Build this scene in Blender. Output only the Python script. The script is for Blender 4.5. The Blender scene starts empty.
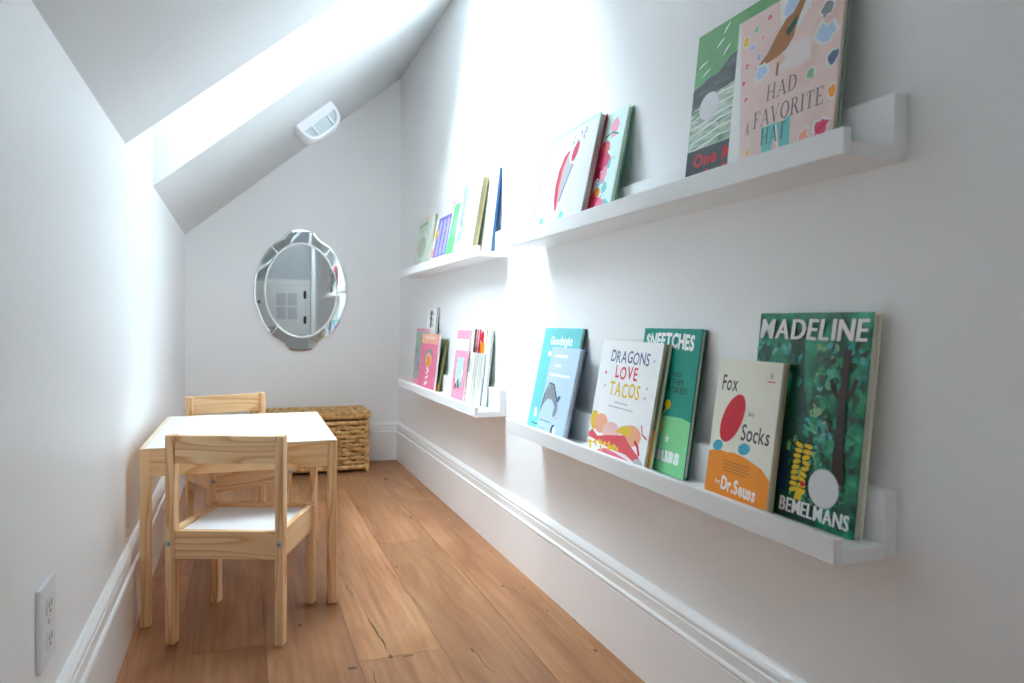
import bpy, bmesh, math, random
from mathutils import Vector, Matrix
random.seed(7)
SC = bpy.context.scene
COL = SC.collection
PI = math.pi

# ------------------------------------------------------------------ room measures (metres)
# right wall is x = 0, the room runs along +y, floor is z = 0
W, B, R = 1.0948, 3.9048, -1.5        # width, far wall, near wall
K, H = 1.2029, 2.1317                 # knee wall height, ceiling height at the right wall
M = (H - K) / W
Y0, Y1 = 1.966, 2.538                 # skylight shaft
YR0, YR1 = -1.25, -1.08               # shaft of an added fill-light skylight, unseen behind the camera
SH = 0.42                             # shaft depth (vertical)

# ------------------------------------------------------------------ materials
def s2l(c):
    return tuple(((v / 255) / 12.92 if v / 255 <= 0.04045 else ((v / 255 + 0.055) / 1.055) ** 2.4) for v in c)

MATS = {}
def newmat(name):
    m = bpy.data.materials.new(name); m.use_nodes = True
    nt = m.node_tree; b = nt.nodes['Principled BSDF']
    return m, nt, b

def paint(name, rgb, rough=0.45, var=0.05, scale=30.0, bump=0.0, bscale=300.0, spec=0.4):
    """plain coloured surface with a little procedural unevenness"""
    if name in MATS: return MATS[name]
    m, nt, b = newmat(name)
    tc = nt.nodes.new('ShaderNodeTexCoord')
    n = nt.nodes.new('ShaderNodeTexNoise'); n.inputs['Scale'].default_value = scale; n.inputs['Detail'].default_value = 3
    nt.links.new(tc.outputs['Object'], n.inputs['Vector'])
    mr = nt.nodes.new('ShaderNodeMapRange')
    mr.inputs['To Min'].default_value = 1 - var; mr.inputs['To Max'].default_value = 1 + var
    nt.links.new(n.outputs['Fac'], mr.inputs['Value'])
    vm = nt.nodes.new('ShaderNodeVectorMath'); vm.operation = 'SCALE'
    vm.inputs[0].default_value = s2l(rgb)
    nt.links.new(mr.outputs['Result'], vm.inputs['Scale'])
    nt.links.new(vm.outputs['Vector'], b.inputs['Base Color'])
    b.inputs['Roughness'].default_value = rough
    b.inputs['Specular IOR Level'].default_value = spec
    if bump:
        n2 = nt.nodes.new('ShaderNodeTexNoise'); n2.inputs['Scale'].default_value = bscale
        nt.links.new(tc.outputs['Object'], n2.inputs['Vector'])
        bp = nt.nodes.new('ShaderNodeBump'); bp.inputs['Strength'].default_value = bump; bp.inputs['Distance'].default_value = 0.001
        nt.links.new(n2.outputs['Fac'], bp.inputs['Height']); nt.links.new(bp.outputs['Normal'], b.inputs['Normal'])
    MATS[name] = m
    return m

def mottled(name, cols, scale=18.0, stretch=(1, 1, 1), rough=0.4, distort=0.8):
    """several colours mixed by noise: painted picture areas"""
    if name in MATS: return MATS[name]
    m, nt, b = newmat(name)
    tc = nt.nodes.new('ShaderNodeTexCoord')
    mp = nt.nodes.new('ShaderNodeMapping'); mp.inputs['Scale'].default_value = stretch
    nt.links.new(tc.outputs['Object'], mp.inputs['Vector'])
    n = nt.nodes.new('ShaderNodeTexNoise'); n.inputs['Scale'].default_value = scale
    n.inputs['Detail'].default_value = 6; n.inputs['Distortion'].default_value = distort
    nt.links.new(mp.outputs['Vector'], n.inputs['Vector'])
    r = nt.nodes.new('ShaderNodeValToRGB')
    el = r.color_ramp.elements
    k = len(cols)
    pos = [0.30 + 0.40 * i / (k - 1) for i in range(k)]
    el[0].position = pos[0]; el[0].color = (*s2l(cols[0]), 1)
    el[1].position = pos[-1]; el[1].color = (*s2l(cols[-1]), 1)
    for i in range(1, k - 1):
        e = el.new(pos[i]); e.color = (*s2l(cols[i]), 1)
    nt.links.new(n.outputs['Fac'], r.inputs['Fac']); nt.links.new(r.outputs['Color'], b.inputs['Base Color'])
    b.inputs['Roughness'].default_value = rough
    MATS[name] = m
    return m

def pine(name, axis):
    """pine with growth lines running along one object axis"""
    m, nt, b = newmat(name)
    L = nt.links.new
    tc = nt.nodes.new('ShaderNodeTexCoord'); oi = nt.nodes.new('ShaderNodeObjectInfo')
    off = nt.nodes.new('ShaderNodeVectorMath'); off.operation = 'SCALE'
    off.inputs[0].default_value = (3.1, 7.7, 5.3); L(oi.outputs['Random'], off.inputs['Scale'])
    add = nt.nodes.new('ShaderNodeVectorMath'); add.operation = 'ADD'
    L(tc.outputs['Object'], add.inputs[0]); L(off.outputs['Vector'], add.inputs[1])
    mp = nt.nodes.new('ShaderNodeMapping')
    sc = [1.0, 1.0, 1.0]; sc['xyz'.index(axis)] = 0.09
    mp.inputs['Scale'].default_value = sc
    L(add.outputs['Vector'], mp.inputs['Vector'])
    n = nt.nodes.new('ShaderNodeTexNoise'); n.inputs['Scale'].default_value = 13; n.inputs['Detail'].default_value = 2
    L(mp.outputs['Vector'], n.inputs['Vector'])
    mul = nt.nodes.new('ShaderNodeMath'); mul.operation = 'MULTIPLY'; mul.inputs[1].default_value = 11.0
    L(n.outputs['Fac'], mul.inputs[0])
    fr = nt.nodes.new('ShaderNodeMath'); fr.operation = 'FRACT'; L(mul.outputs[0], fr.inputs[0])
    r = nt.nodes.new('ShaderNodeValToRGB'); el = r.color_ramp.elements
    el[0].position = 0.0; el[0].color = (*s2l((246, 212, 166)), 1)
    el[1].position = 1.0; el[1].color = (*s2l((245, 210, 164)), 1)
    e = el.new(0.6); e.color = (*s2l((238, 196, 146)), 1)
    e = el.new(0.86); e.color = (*s2l((216, 164, 110)), 1)
    e = el.new(0.94); e.color = (*s2l((242, 202, 154)), 1)
    L(fr.outputs[0], r.inputs['Fac'])
    n2 = nt.nodes.new('ShaderNodeTexNoise'); n2.inputs['Scale'].default_value = 5; n2.inputs['Detail'].default_value = 3
    L(mp.outputs['Vector'], n2.inputs['Vector'])
    mx = nt.nodes.new('ShaderNodeMix'); mx.data_type = 'RGBA'; mx.blend_type = 'MULTIPLY'
    r2 = nt.nodes.new('ShaderNodeValToRGB'); r2.color_ramp.elements[0].position = 0.35; r2.color_ramp.elements[1].position = 0.7
    r2.color_ramp.elements[0].color = (0.92, 0.87, 0.82, 1); r2.color_ramp.elements[1].color = (1, 1, 1, 1)
    L(n2.outputs['Fac'], r2.inputs['Fac'])
    mx.inputs[0].default_value = 1.0
    L(r.outputs['Color'], mx.inputs[6]); L(r2.outputs['Color'], mx.inputs[7])
    L(mx.outputs[2], b.inputs['Base Color'])
    b.inputs['Roughness'].default_value = 0.48
    MATS[name] = m
    return m

def floor_mat():
    m, nt, b = newmat('oak_planks')
    L = nt.links.new
    tc = nt.nodes.new('ShaderNodeTexCoord')
    at = nt.nodes.new('ShaderNodeAttribute'); at.attribute_name = 'plank'
    off = nt.nodes.new('ShaderNodeVectorMath'); off.operation = 'SCALE'; off.inputs[0].default_value = (3.7, 9.1, 1.3)
    L(at.outputs['Fac'], off.inputs['Scale'])
    add = nt.nodes.new('ShaderNodeVectorMath'); add.operation = 'ADD'
    L(tc.outputs['Object'], add.inputs[0]); L(off.outputs['Vector'], add.inputs[1])
    def noise(scale, sx, sy, detail=4, dist=0.0):
        mp = nt.nodes.new('ShaderNodeMapping'); mp.inputs['Scale'].default_value = (sx, sy, 1)
        L(add.outputs['Vector'], mp.inputs['Vector'])
        n = nt.nodes.new('ShaderNodeTexNoise'); n.inputs['Scale'].default_value = scale
        n.inputs['Detail'].default_value = detail; n.inputs['Distortion'].default_value = dist
        L(mp.outputs['Vector'], n.inputs['Vector'])
        return n
    big = noise(3.4, 1.5, 0.45, 4, 0.7)
    r = nt.nodes.new('ShaderNodeValToRGB'); el = r.color_ramp.elements
    el[0].position = 0.28; el[0].color = (*s2l((156, 104, 66)), 1)
    el[1].position = 0.72; el[1].color = (*s2l((202, 152, 110)), 1)
    e = el.new(0.5); e.color = (*s2l((184, 131, 90)), 1)
    L(big.outputs['Fac'], r.inputs['Fac'])
    fine = noise(75, 1.0, 0.03, 6, 0.3)
    r2 = nt.nodes.new('ShaderNodeValToRGB'); r2.color_ramp.elements[0].position = 0.3; r2.color_ramp.elements[1].position = 0.65
    r2.color_ramp.elements[0].color = (0.76, 0.71, 0.66, 1); r2.color_ramp.elements[1].color = (1.04, 1.04, 1.04, 1)
    L(fine.outputs['Fac'], r2.inputs['Fac'])
    m1 = nt.nodes.new('ShaderNodeMix'); m1.data_type = 'RGBA'; m1.blend_type = 'MULTIPLY'; m1.inputs[0].default_value = 0.8
    L(r.outputs['Color'], m1.inputs[6]); L(r2.outputs['Color'], m1.inputs[7])
    # cathedral grain
    cg = noise(2.0, 3.0, 0.32, 2, 0.3)
    mu = nt.nodes.new('ShaderNodeMath'); mu.operation = 'MULTIPLY'; mu.inputs[1].default_value = 14
    L(cg.outputs['Fac'], mu.inputs[0])
    fr = nt.nodes.new('ShaderNodeMath'); fr.operation = 'FRACT'; L(mu.outputs[0], fr.inputs[0])
    r3 = nt.nodes.new('ShaderNodeValToRGB'); e3 = r3.color_ramp.elements
    e3[0].position = 0.0; e3[0].color = (1, 1, 1, 1); e3[1].position = 1.0; e3[1].color = (1, 1, 1, 1)
    e = e3.new(0.45); e.color = (0.97, 0.96, 0.95, 1)
    e = e3.new(0.8); e.color = (0.80, 0.72, 0.64, 1)
    L(fr.outputs[0], r3.inputs['Fac'])
    m2 = nt.nodes.new('ShaderNodeMix'); m2.data_type = 'RGBA'; m2.blend_type = 'MULTIPLY'; m2.inputs[0].default_value = 0.55
    L(m1.outputs[2], m2.inputs[6]); L(r3.outputs['Color'], m2.inputs[7])
    # per plank tone
    tone = nt.nodes.new('ShaderNodeMapRange'); tone.inputs['To Min'].default_value = 0.66; tone.inputs['To Max'].default_value = 1.06
    L(at.outputs['Fac'], tone.inputs['Value'])
    m3 = nt.nodes.new('ShaderNodeVectorMath'); m3.operation = 'SCALE'
    L(m2.outputs[2], m3.inputs[0]); L(tone.outputs['Result'], m3.inputs['Scale'])
    L(m3.outputs['Vector'], b.inputs['Base Color'])
    b.inputs['Roughness'].default_value = 0.42
    b.inputs['Specular IOR Level'].default_value = 0.35
    bp = nt.nodes.new('ShaderNodeBump'); bp.inputs['Strength'].default_value = 0.25; bp.inputs['Distance'].default_value = 0.002
    L(fine.outputs['Fac'], bp.inputs['Height']); L(bp.outputs['Normal'], b.inputs['Normal'])
    return m

def wicker(name, c0, c1):
    m, nt, b = newmat(name)
    L = nt.links.new
    tc = nt.nodes.new('ShaderNodeTexCoord')
    n = nt.nodes.new('ShaderNodeTexNoise'); n.inputs['Scale'].default_value = 45; n.inputs['Detail'].default_value = 4
    L(tc.outputs['Object'], n.inputs['Vector'])
    r = nt.nodes.new('ShaderNodeValToRGB')
    r.color_ramp.elements[0].position = 0.3; r.color_ramp.elements[1].position = 0.7
    r.color_ramp.elements[0].color = (*s2l(c0), 1); r.color_ramp.elements[1].color = (*s2l(c1), 1)
    L(n.outputs['Fac'], r.inputs['Fac']); L(r.outputs['Color'], b.inputs['Base Color'])
    b.inputs['Roughness'].default_value = 0.7
    return m

def page_mat():
    m, nt, b = newmat('page_edges')
    L = nt.links.new
    tc = nt.nodes.new('ShaderNodeTexCoord')
    mp = nt.nodes.new('ShaderNodeMapping'); mp.inputs['Scale'].default_value = (1, 90, 1)
    L(tc.outputs['Object'], mp.inputs['Vector'])
    n = nt.nodes.new('ShaderNodeTexNoise'); n.inputs['Scale'].default_value = 14
    L(mp.outputs['Vector'], n.inputs['Vector'])
    r = nt.nodes.new('ShaderNodeValToRGB')
    r.color_ramp.elements[0].position = 0.3; r.color_ramp.elements[1].position = 0.7
    r.color_ramp.elements[0].color = (*s2l((200, 194, 176)), 1); r.color_ramp.elements[1].color = (*s2l((238, 234, 222)), 1)
    L(n.outputs['Fac'], r.inputs['Fac']); L(r.outputs['Color'], b.inputs['Base Color'])
    b.inputs['Roughness'].default_value = 0.8
    return m

WALL = paint('wall_paint', (249, 249, 249), 0.42, 0.012, 3, 0.06, 260, 0.3)
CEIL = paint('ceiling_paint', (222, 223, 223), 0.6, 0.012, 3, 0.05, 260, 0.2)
TRIM = paint('trim_paint', (248, 248, 248), 0.3, 0.01, 4, spec=0.45)
SHELF = paint('ledge_lacquer', (247, 247, 247), 0.35, 0.01, 5, spec=0.4)
LAM = paint('white_laminate', (232, 233, 235), 0.35, 0.01, 5)
DOORW = paint('door_white', (246, 246, 244), 0.35, 0.01, 5)
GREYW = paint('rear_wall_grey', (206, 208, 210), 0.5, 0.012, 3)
PLAST = paint('white_plastic', (238, 239, 240), 0.35, 0.01, 8)
STEEL = paint('zinc_steel', (178, 182, 186), 0.3, 0.06, 200); STEEL.node_tree.nodes['Principled BSDF'].inputs['Metallic'].default_value = 0.35
BRONZE = paint('hinge_bronze', (46, 40, 36), 0.4, 0.1, 200)
SLOT = paint('socket_slot', (60, 62, 62), 0.5, 0.05)
DARKGAP = paint('joint_filler', (104, 72, 48), 0.8, 0.1)
CRACK = paint('oak_crack_fill', (84, 62, 42), 0.7, 0.2, 120)
KNOT = paint('oak_knot', (104, 74, 50), 0.6, 0.25, 150)
STAIN = paint('oak_mineral_streak', (140, 98, 64), 0.5, 0.15, 80)
PX, PY, PZ = pine('pine_along_x', 'x'), pine('pine_along_y', 'y'), pine('pine_along_z', 'z')
OAK = floor_mat()
WICK = wicker('seagrass', (168, 118, 64), (244, 202, 136))
WICKD = wicker('seagrass_core', (70, 46, 24), (104, 72, 40))
PAGES = page_mat()

def mirror_mat(name, col, rough):
    m, nt, b = newmat(name)
    tc = nt.nodes.new('ShaderNodeTexCoord'); n = nt.nodes.new('ShaderNodeTexNoise'); n.inputs['Scale'].default_value = 4
    nt.links.new(tc.outputs['Object'], n.inputs['Vector'])
    mr = nt.nodes.new('ShaderNodeMapRange'); mr.inputs['To Min'].default_value = rough; mr.inputs['To Max'].default_value = rough + 0.01
    nt.links.new(n.outputs['Fac'], mr.inputs['Value']); nt.links.new(mr.outputs['Result'], b.inputs['Roughness'])
    b.inputs['Base Color'].default_value = (*col, 1); b.inputs['Metallic'].default_value = 1
    return m
MIRR = mirror_mat('silvered_glass', (0.88, 0.90, 0.89), 0.0)
MIRB = mirror_mat('silvered_bevel', (0.80, 0.86, 0.84), 0.015)
ETCH = mirror_mat('ground_glass_line', (0.97, 0.99, 0.99), 0.28)
ETCHD = paint('mirror_backing', (120, 128, 126), 0.5, 0.05)

def pane_mat():
    m = bpy.data.materials.new('skylight_glass'); m.use_nodes = True
    nt = m.node_tree; nt.nodes.clear(); L = nt.links.new
    o = nt.nodes.new('ShaderNodeOutputMaterial'); t = nt.nodes.new('ShaderNodeBsdfTransparent'); g = nt.nodes.new('ShaderNodeBsdfGlossy')
    g.inputs['Roughness'].default_value = 0.01; t.inputs['Color'].default_value = (0.96, 0.98, 0.98, 1)
    f = nt.nodes.new('ShaderNodeFresnel'); f.inputs['IOR'].default_value = 1.35
    mx = nt.nodes.new('ShaderNodeMixShader')
    L(f.outputs['Fac'], mx.inputs[0]); L(t.outputs[0], mx.inputs[1]); L(g.outputs[0], mx.inputs[2]); L(mx.outputs[0], o.inputs['Surface'])
    return m
GLASS = pane_mat()

# ------------------------------------------------------------------ mesh helpers
class MB:
    def __init__(self): self.bm = bmesh.new()
    def box(self, x0, x1, y0, y1, z0, z1, mi=0, bev=0.0, seg=2, only=None):
        t = bmesh.new()
        bmesh.ops.create_cube(t, size=1)
        for v in t.verts:
            v.co = Vector(((x0 + x1) / 2 + v.co.x * (x1 - x0), (y0 + y1) / 2 + v.co.y * (y1 - y0), (z0 + z1) / 2 + v.co.z * (z1 - z0)))
        if bev:
            bmesh.ops.bevel(t, geom=t.edges[:], offset=bev, segments=seg, affect='EDGES', profile=0.5)
        self.take(t, mi); return self
    def take(self, t, mi=None, mat=None):
        if mat is not None: bmesh.ops.transform(t, matrix=mat, verts=t.verts[:])
        vm = {v: self.bm.verts.new(v.co) for v in t.verts}
        for f in t.faces:
            try: nf = self.bm.faces.new([vm[v] for v in f.verts])
            except ValueError: continue
            nf.material_index = f.material_index if mi is None else mi
            nf.smooth = f.smooth
        t.free()
    def poly(self, pts, mi=0):
        f = self.bm.faces.new([self.bm.verts.new(p) for p in pts]); f.material_index = mi; return f
    def prism(self, pts2, fn, a, b, mi=0, smooth=False):
        """extrude a closed 2-D outline; fn(p, q, s) gives the 3-D point at sweep s"""
        lo = [self.bm.verts.new(fn(p[0], p[1], a)) for p in pts2]; hi = [self.bm.verts.new(fn(p[0], p[1], b)) for p in pts2]
        n = len(pts2); fs = []
        for i in range(n):
            fs.append(self.bm.faces.new((lo[i], lo[(i + 1) % n], hi[(i + 1) % n], hi[i])))
            fs[-1].smooth = smooth
        fs.append(self.bm.faces.new(lo[::-1])); fs.append(self.bm.faces.new(hi))
        for f in fs: f.material_index = mi
        return self
    def tube(self, path, ru, rv, up=Vector((0, 0, 1)), n=8, mi=0, cap=True):
        """swept tube; ru/rv radii (numbers or lists): rv along 'up', ru across"""
        rings = []
        for i, p in enumerate(path):
            d = (path[min(i + 1, len(path) - 1)] - path[max(i - 1, 0)]).normalized()
            s = d.cross(up).normalized(); u = s.cross(d).normalized()
            a = ru[i] if isinstance(ru, list) else ru; b_ = rv[i] if isinstance(rv, list) else rv
            rings.append([self.bm.verts.new(p + s * (a * math.cos(2 * PI * k / n)) + u * (b_ * math.sin(2 * PI * k / n))) for k in range(n)])
        for i in range(len(rings) - 1):
            for k in range(n):
                f = self.bm.faces.new((rings[i][k], rings[i][(k + 1) % n], rings[i + 1][(k + 1) % n], rings[i + 1][k])); f.smooth = True; f.material_index = mi
        if cap:
            for rg in (rings[0], rings[-1]):
                f = self.bm.faces.new(rg); f.material_index = mi
        return self
    def cyl(self, c, axis, r, h, n=20, mi=0, bev=0.0):
        t = bmesh.new(); bmesh.ops.create_cone(t, cap_ends=True, segments=n, radius1=r, radius2=r, depth=h)
        if bev:
            es = [e for e in t.edges if abs(e.verts[0].co.z - e.verts[1].co.z) < 1e-6]
            bmesh.ops.bevel(t, geom=es, offset=bev, segments=2, affect='EDGES', profile=0.5)
        mat = Matrix.Translation(Vector(c)) @ Vector((0, 0, 1)).rotation_difference(Vector(axis)).to_matrix().to_4x4()
        self.take(t, mi, mat); return self
    def build(self, name, mats, parent=None, smooth_angle=None):
        bmesh.ops.recalc_face_normals(self.bm, faces=self.bm.faces[:])
        me = bpy.data.meshes.new(name); self.bm.to_mesh(me); self.bm.free()
        for m in (mats if isinstance(mats, (list, tuple)) else [mats]): me.materials.append(m)
        o = bpy.data.objects.new(name, me); COL.objects.link(o)
        if parent is not None: o.parent = parent
        return o

def tag(o, label=None, cat=None, group=None, kind=None):
    if label: o['label'] = label
    if cat: o['category'] = cat
    if group: o['group'] = group
    if kind: o['kind'] = kind
    return o

def empty(name, loc, rot=(0, 0, 0)):
    o = bpy.data.objects.new(name, None); COL.objects.link(o)
    o.location = loc; o.rotation_euler = rot; o.empty_display_size = 0.05
    return o

def copy_tree(o, parent=None):
    c = o.copy(); COL.objects.link(c)
    if parent is not None: c.parent = parent
    for ch in list(o.children): copy_tree(ch, c)
    return c

def struct(name, mb, mats):
    return tag(mb.build(name, mats), kind='structure')

# ------------------------------------------------------------------ room shell
def build_floor():
    mb = MB(); bm = mb.bm
    lay = bm.faces.layers.float.new('plank')
    mb.box(-W - 0.12, 0.12, R - 0.1, B + 0.1, -0.06, -0.0015, 1)
    rnd = random.Random(11)
    pw = 0.195; g = 0.0005
    # (end joints that show in the photograph are fixed, the others follow)
    joints = {0: [2.95, 1.30], 1: [2.413, 0.55], 2: [3.3, 1.585], 3: [2.75, 0.9], 4: [3.2, 1.75], 5: [2.3, 0.7], -1: [2.0]}
    tones = {(1, 1): 0.22, (1, 0): 0.62, (0, 0): 0.5, (0, 1): 0.55, (2, 1): 0.72, (2, 0): 0.40, (3, 1): 0.35, (3, 0): 0.2, (4, 0): 0.15, (4, 1): 0.3}
    for c in range(-1, 6):
        x1 = min(-0.19 - pw * (c - 1), 0.1); x0 = -0.19 - pw * c
        x0 = max(x0, -W - 0.1)
        ys = sorted([R - 0.08] + joints.get(c, [1.5]) + [B + 0.08])
        for i in range(len(ys) - 1):
            t = bmesh.new(); bmesh.ops.create_cube(t, size=1)
            for v in t.verts:
                v.co = Vector((x0 + g if v.co.x < 0 else x1 - g, ys[i] + g if v.co.y < 0 else ys[i + 1] - g, -0.004 if v.co.z < 0 else 0.0))
            before = set(bm.faces)
            mb.take(t, 0)
            val = tones.get((c, i), rnd.random())
            for f in bm.faces:
                if f not in before: f[lay] = val
    # drying cracks, knots and mineral streaks of the boards (filled flush)
    def streak(pts, ws, mi, z=0.0004):
        l, r = [], []
        for i, (p, w) in enumerate(zip(pts, ws)):
            a = Vector(pts[max(i - 1, 0)]); b_ = Vector(pts[min(i + 1, len(pts) - 1)])
            d = (b_ - a).normalized(); nrm = Vector((-d.y, d.x))
            q = Vector(p); l.append(q + nrm * w); r.append(q - nrm * w)
        for i in range(len(pts) - 1):
            mb.poly([(l[i].x, l[i].y, z), (l[i + 1].x, l[i + 1].y, z), (r[i + 1].x, r[i + 1].y, z), (r[i].x, r[i].y, z)], mi)
    def wob(p0, p1, n, amp, w, mi):
        pts, ws = [], []
        for i in range(n + 1):
            t = i / n
            pts.append((p0[0] + (p1[0] - p0[0]) * t + rnd.uniform(-amp, amp), p0[1] + (p1[1] - p0[1]) * t))
            ws.append(0.6 * w * math.sin(PI * min(max(t, 0.04), 0.96)) * rnd.uniform(0.6, 1.2))
        streak(pts, ws, mi)
    def knot(x, y, rx, ry, mi=3):
        pts = [(x + rx * math.cos(a) * rnd.uniform(0.55, 1.2), y + ry * math.sin(a) * rnd.uniform(0.7, 1.15), 0.0005) for a in [2 * PI * k / 14 for k in range(14)]]
        mb.poly(pts, mi)
    wob((-0.522, 1.86), (-0.508, 1.58), 12, 0.003, 0.0032, 2)
    wob((-0.545, 2.08), (-0.535, 1.95), 6, 0.003, 0.0022, 2)
    wob((-0.560, 1.55), (-0.555, 1.38), 7, 0.003, 0.0028, 2)
    wob((-0.372, 2.30), (-0.352, 1.98), 9, 0.003, 0.0018, 4)
    wob((-0.352, 1.98), (-0.330, 1.72), 9, 0.004, 0.0022, 4)
    wob((-0.402, 2.26), (-0.372, 1.72), 12, 0.004, 0.0045, 4)
    wob((-0.325, 1.60), (-0.310, 1.42), 8, 0.003, 0.0024, 3)
    wob((-0.062, 3.35), (-0.075, 2.95), 9, 0.003, 0.0030, 3)
    wob((-0.215, 2.80), (-0.200, 2.62), 7, 0.004, 0.0036, 3)
    wob((-0.10, 1.90), (-0.085, 1.80), 5, 0.003, 0.0022, 3)
    for (x, y, a, b_) in [(q[0], q[1], q[2] * .72, q[3] * .72) for q in ((-0.321, 1.55, .007, .012), (-0.205, 2.70, .008, .02), (-0.113, 1.905, .006, .012), (-0.06, 1.87, .004, .008), (-0.063, 1.70, .004, .009),
                          (-0.508, 1.585, .008, .012), (-0.47, 1.575, .02, .006), (-0.60, 1.56, .016, .010), (-0.372, 2.17, .006, .012), (-0.165, 3.42, .014, .03), (-0.05, 1.45, .006, .012),
                          (-0.69, 1.83, .008, .012), (-0.63, 2.3, .006, .01), (-0.33, 1.56, .003, .005), (-0.02, 1.62, .004, .008))]:
        knot(x, y, a, b_)
    o = struct('floor', mb, [OAK, DARKGAP, CRACK, KNOT, STAIN])
build_floor()

mb = MB(); mb.box(0, 0.12, R - 0.12, B + 0.12, -0.06, H + SH + 0.08); struct('wall_right', mb, WALL)
mb = MB(); mb.box(-W - 0.12, -W, R - 0.12, B + 0.12, -0.06, K + SH + 0.02); struct('wall_left', mb, WALL)
mb = MB(); mb.box(-W - 0.01, 0.01, B, B + 0.12, -0.06, H + SH); struct('wall_back', mb, WALL)
mb = MB(); mb.box(-W - 0.01, 0.01, R - 0.12, R, -0.06, H + SH); struct('wall_front', mb, GREYW)

def zc(x): return K + M * (x + W)
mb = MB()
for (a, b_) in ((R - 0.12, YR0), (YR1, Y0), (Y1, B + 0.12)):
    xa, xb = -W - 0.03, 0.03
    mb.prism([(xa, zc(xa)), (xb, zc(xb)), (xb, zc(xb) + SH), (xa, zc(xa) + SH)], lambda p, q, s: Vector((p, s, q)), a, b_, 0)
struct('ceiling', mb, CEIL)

# skylight at the top of the shaft: frame with a glass pane
th = math.atan(M); cx0 = -W / 2
LS = W / math.cos(th)
def skylight(name, ya, yb):
    sl = Matrix.Translation(Vector((cx0, (ya + yb) / 2, zc(cx0) + SH))) @ Matrix.Rotation(-th, 4, 'Y')
    WY = yb - ya
    fr = MB()
    for (x0, x1, y0, y1) in ((-LS / 2 - .08, LS / 2 + .08, -WY / 2 - .06, -WY / 2 + .012), (-LS / 2 - .08, LS / 2 + .08, WY / 2 - .012, WY / 2 + .06),
                             (-LS / 2 - .08, -LS / 2 + .03, -WY / 2 - .06, WY / 2 + .06), (LS / 2 - .03, LS / 2 + .08, -WY / 2 - .06, WY / 2 + .06)):
        fr.box(x0, x1, y0, y1, 0.0, 0.06, 0)
    bmesh.ops.transform(fr.bm, matrix=sl, verts=fr.bm.verts[:])
    win = struct(name, fr, TRIM)
    pn = MB(); pn.box(-LS / 2, LS / 2, -WY / 2, WY / 2, 0.030, 0.034, 0)
    bmesh.ops.transform(pn.bm, matrix=sl, verts=pn.bm.verts[:])
    pn.build('pane', GLASS, win)
    pl = bpy.data.lights.new('skylight_portal', 'AREA'); pl.shape = 'RECTANGLE'; pl.size = LS + .02; pl.size_y = WY + .02
    pl.cycles.is_portal = True
    po = bpy.data.objects.new('skylight_portal', pl); COL.objects.link(po)
    po.matrix_world = sl @ Matrix.Translation(Vector((0, 0, 0.065)))
skylight('window_1', Y0, Y1)
skylight('added_fill_skylight', YR0, YR1)  # added out of view to brighten the near end with fill light

# baseboards: moulded profile, (distance from wall, height)
BBP = [(0, 0), (.018, 0), (.018, .150), (.0165, .1525), (.0195, .1555), (.021, .159), (.0195, .1625), (.0150, .165), (.0150, .186), (.0125, .189), (.0125, .1915), (.0145, .194), (.0140, .199), (.010, .2045), (.0055, .209), (0, .211)]
def baseboard(name, fn, a, b_):
    mb = MB(); mb.prism(BBP, fn, a, b_, 0); struct(name, mb, TRIM)
baseboard('baseboard_right', lambda p, q, s: Vector((-p, s, q)), R, B)
baseboard('baseboard_left', lambda p, q, s: Vector((-W + p, s, q)), R, B)
baseboard('baseboard_back', lambda p, q, s: Vector((s, B - p, q)), -W + 0.0005, -0.0005)
baseboard('baseboard_front', lambda p, q, s: Vector((s, R + p, q)), -W + 0.0005, -0.0005)

# white hatch door in the wall behind the camera (seen in the mirror)
mb = MB()
x0, x1, z0, z1 = -0.92, -0.015, 0.60, 1.30
for (a, b_, c, d) in ((x0, x0 + .07, z0 + .0505, z1 - .0705), (x1 - .05, x1, z0 + .0505, z1 - .0705), (x0, x1, z1 - .07, z1), (x0, x1, z0, z0 + .05)):
    mb.box(a, b_, R, R + 0.022, c, d, 0, .003)
door = struct('door_1', mb, DOORW)
mb = MB(); mb.box(x0 + .07, x1 - .051, R + .001, R + .016, z0 + .05, z1 - .07, 0, .002)
leaf = mb.build('door_leaf', DOORW, door)
mb = MB()
for (a, b_) in ((-0.42, -0.305), (-0.285, -0.17)):
    for (c, d) in ((0.80, 0.955), (0.975, 1.13)):
        mb.box(a, b_, R + .014, R + .019, c, d, 0, .002)
mb.build('raised_panel', paint('panel_pale_grey', (214, 218, 220), 0.4, 0.01), leaf)
for z in (1.112, 0.793):
    mb = MB(); mb.cyl((x1 - .058, R + .026, z), (0, 0, 1), .009, .10, 12, 0, .002); mb.box(x1 - .078, x1 - .042, R + .016, R + .0235, z - .045, z + .045, 0, .001)
    mb.build('hinge', BRONZE, door)
mb = MB(); mb.cyl((-0.80, R + .04, 0.98), (0, 1, 0), .022, .03, 18, 0, .006); mb.cyl((-0.80, R + .02, 0.98), (0, 1, 0), .01, .03, 12)
mb.build('door_knob', BRONZE, leaf)

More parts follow.
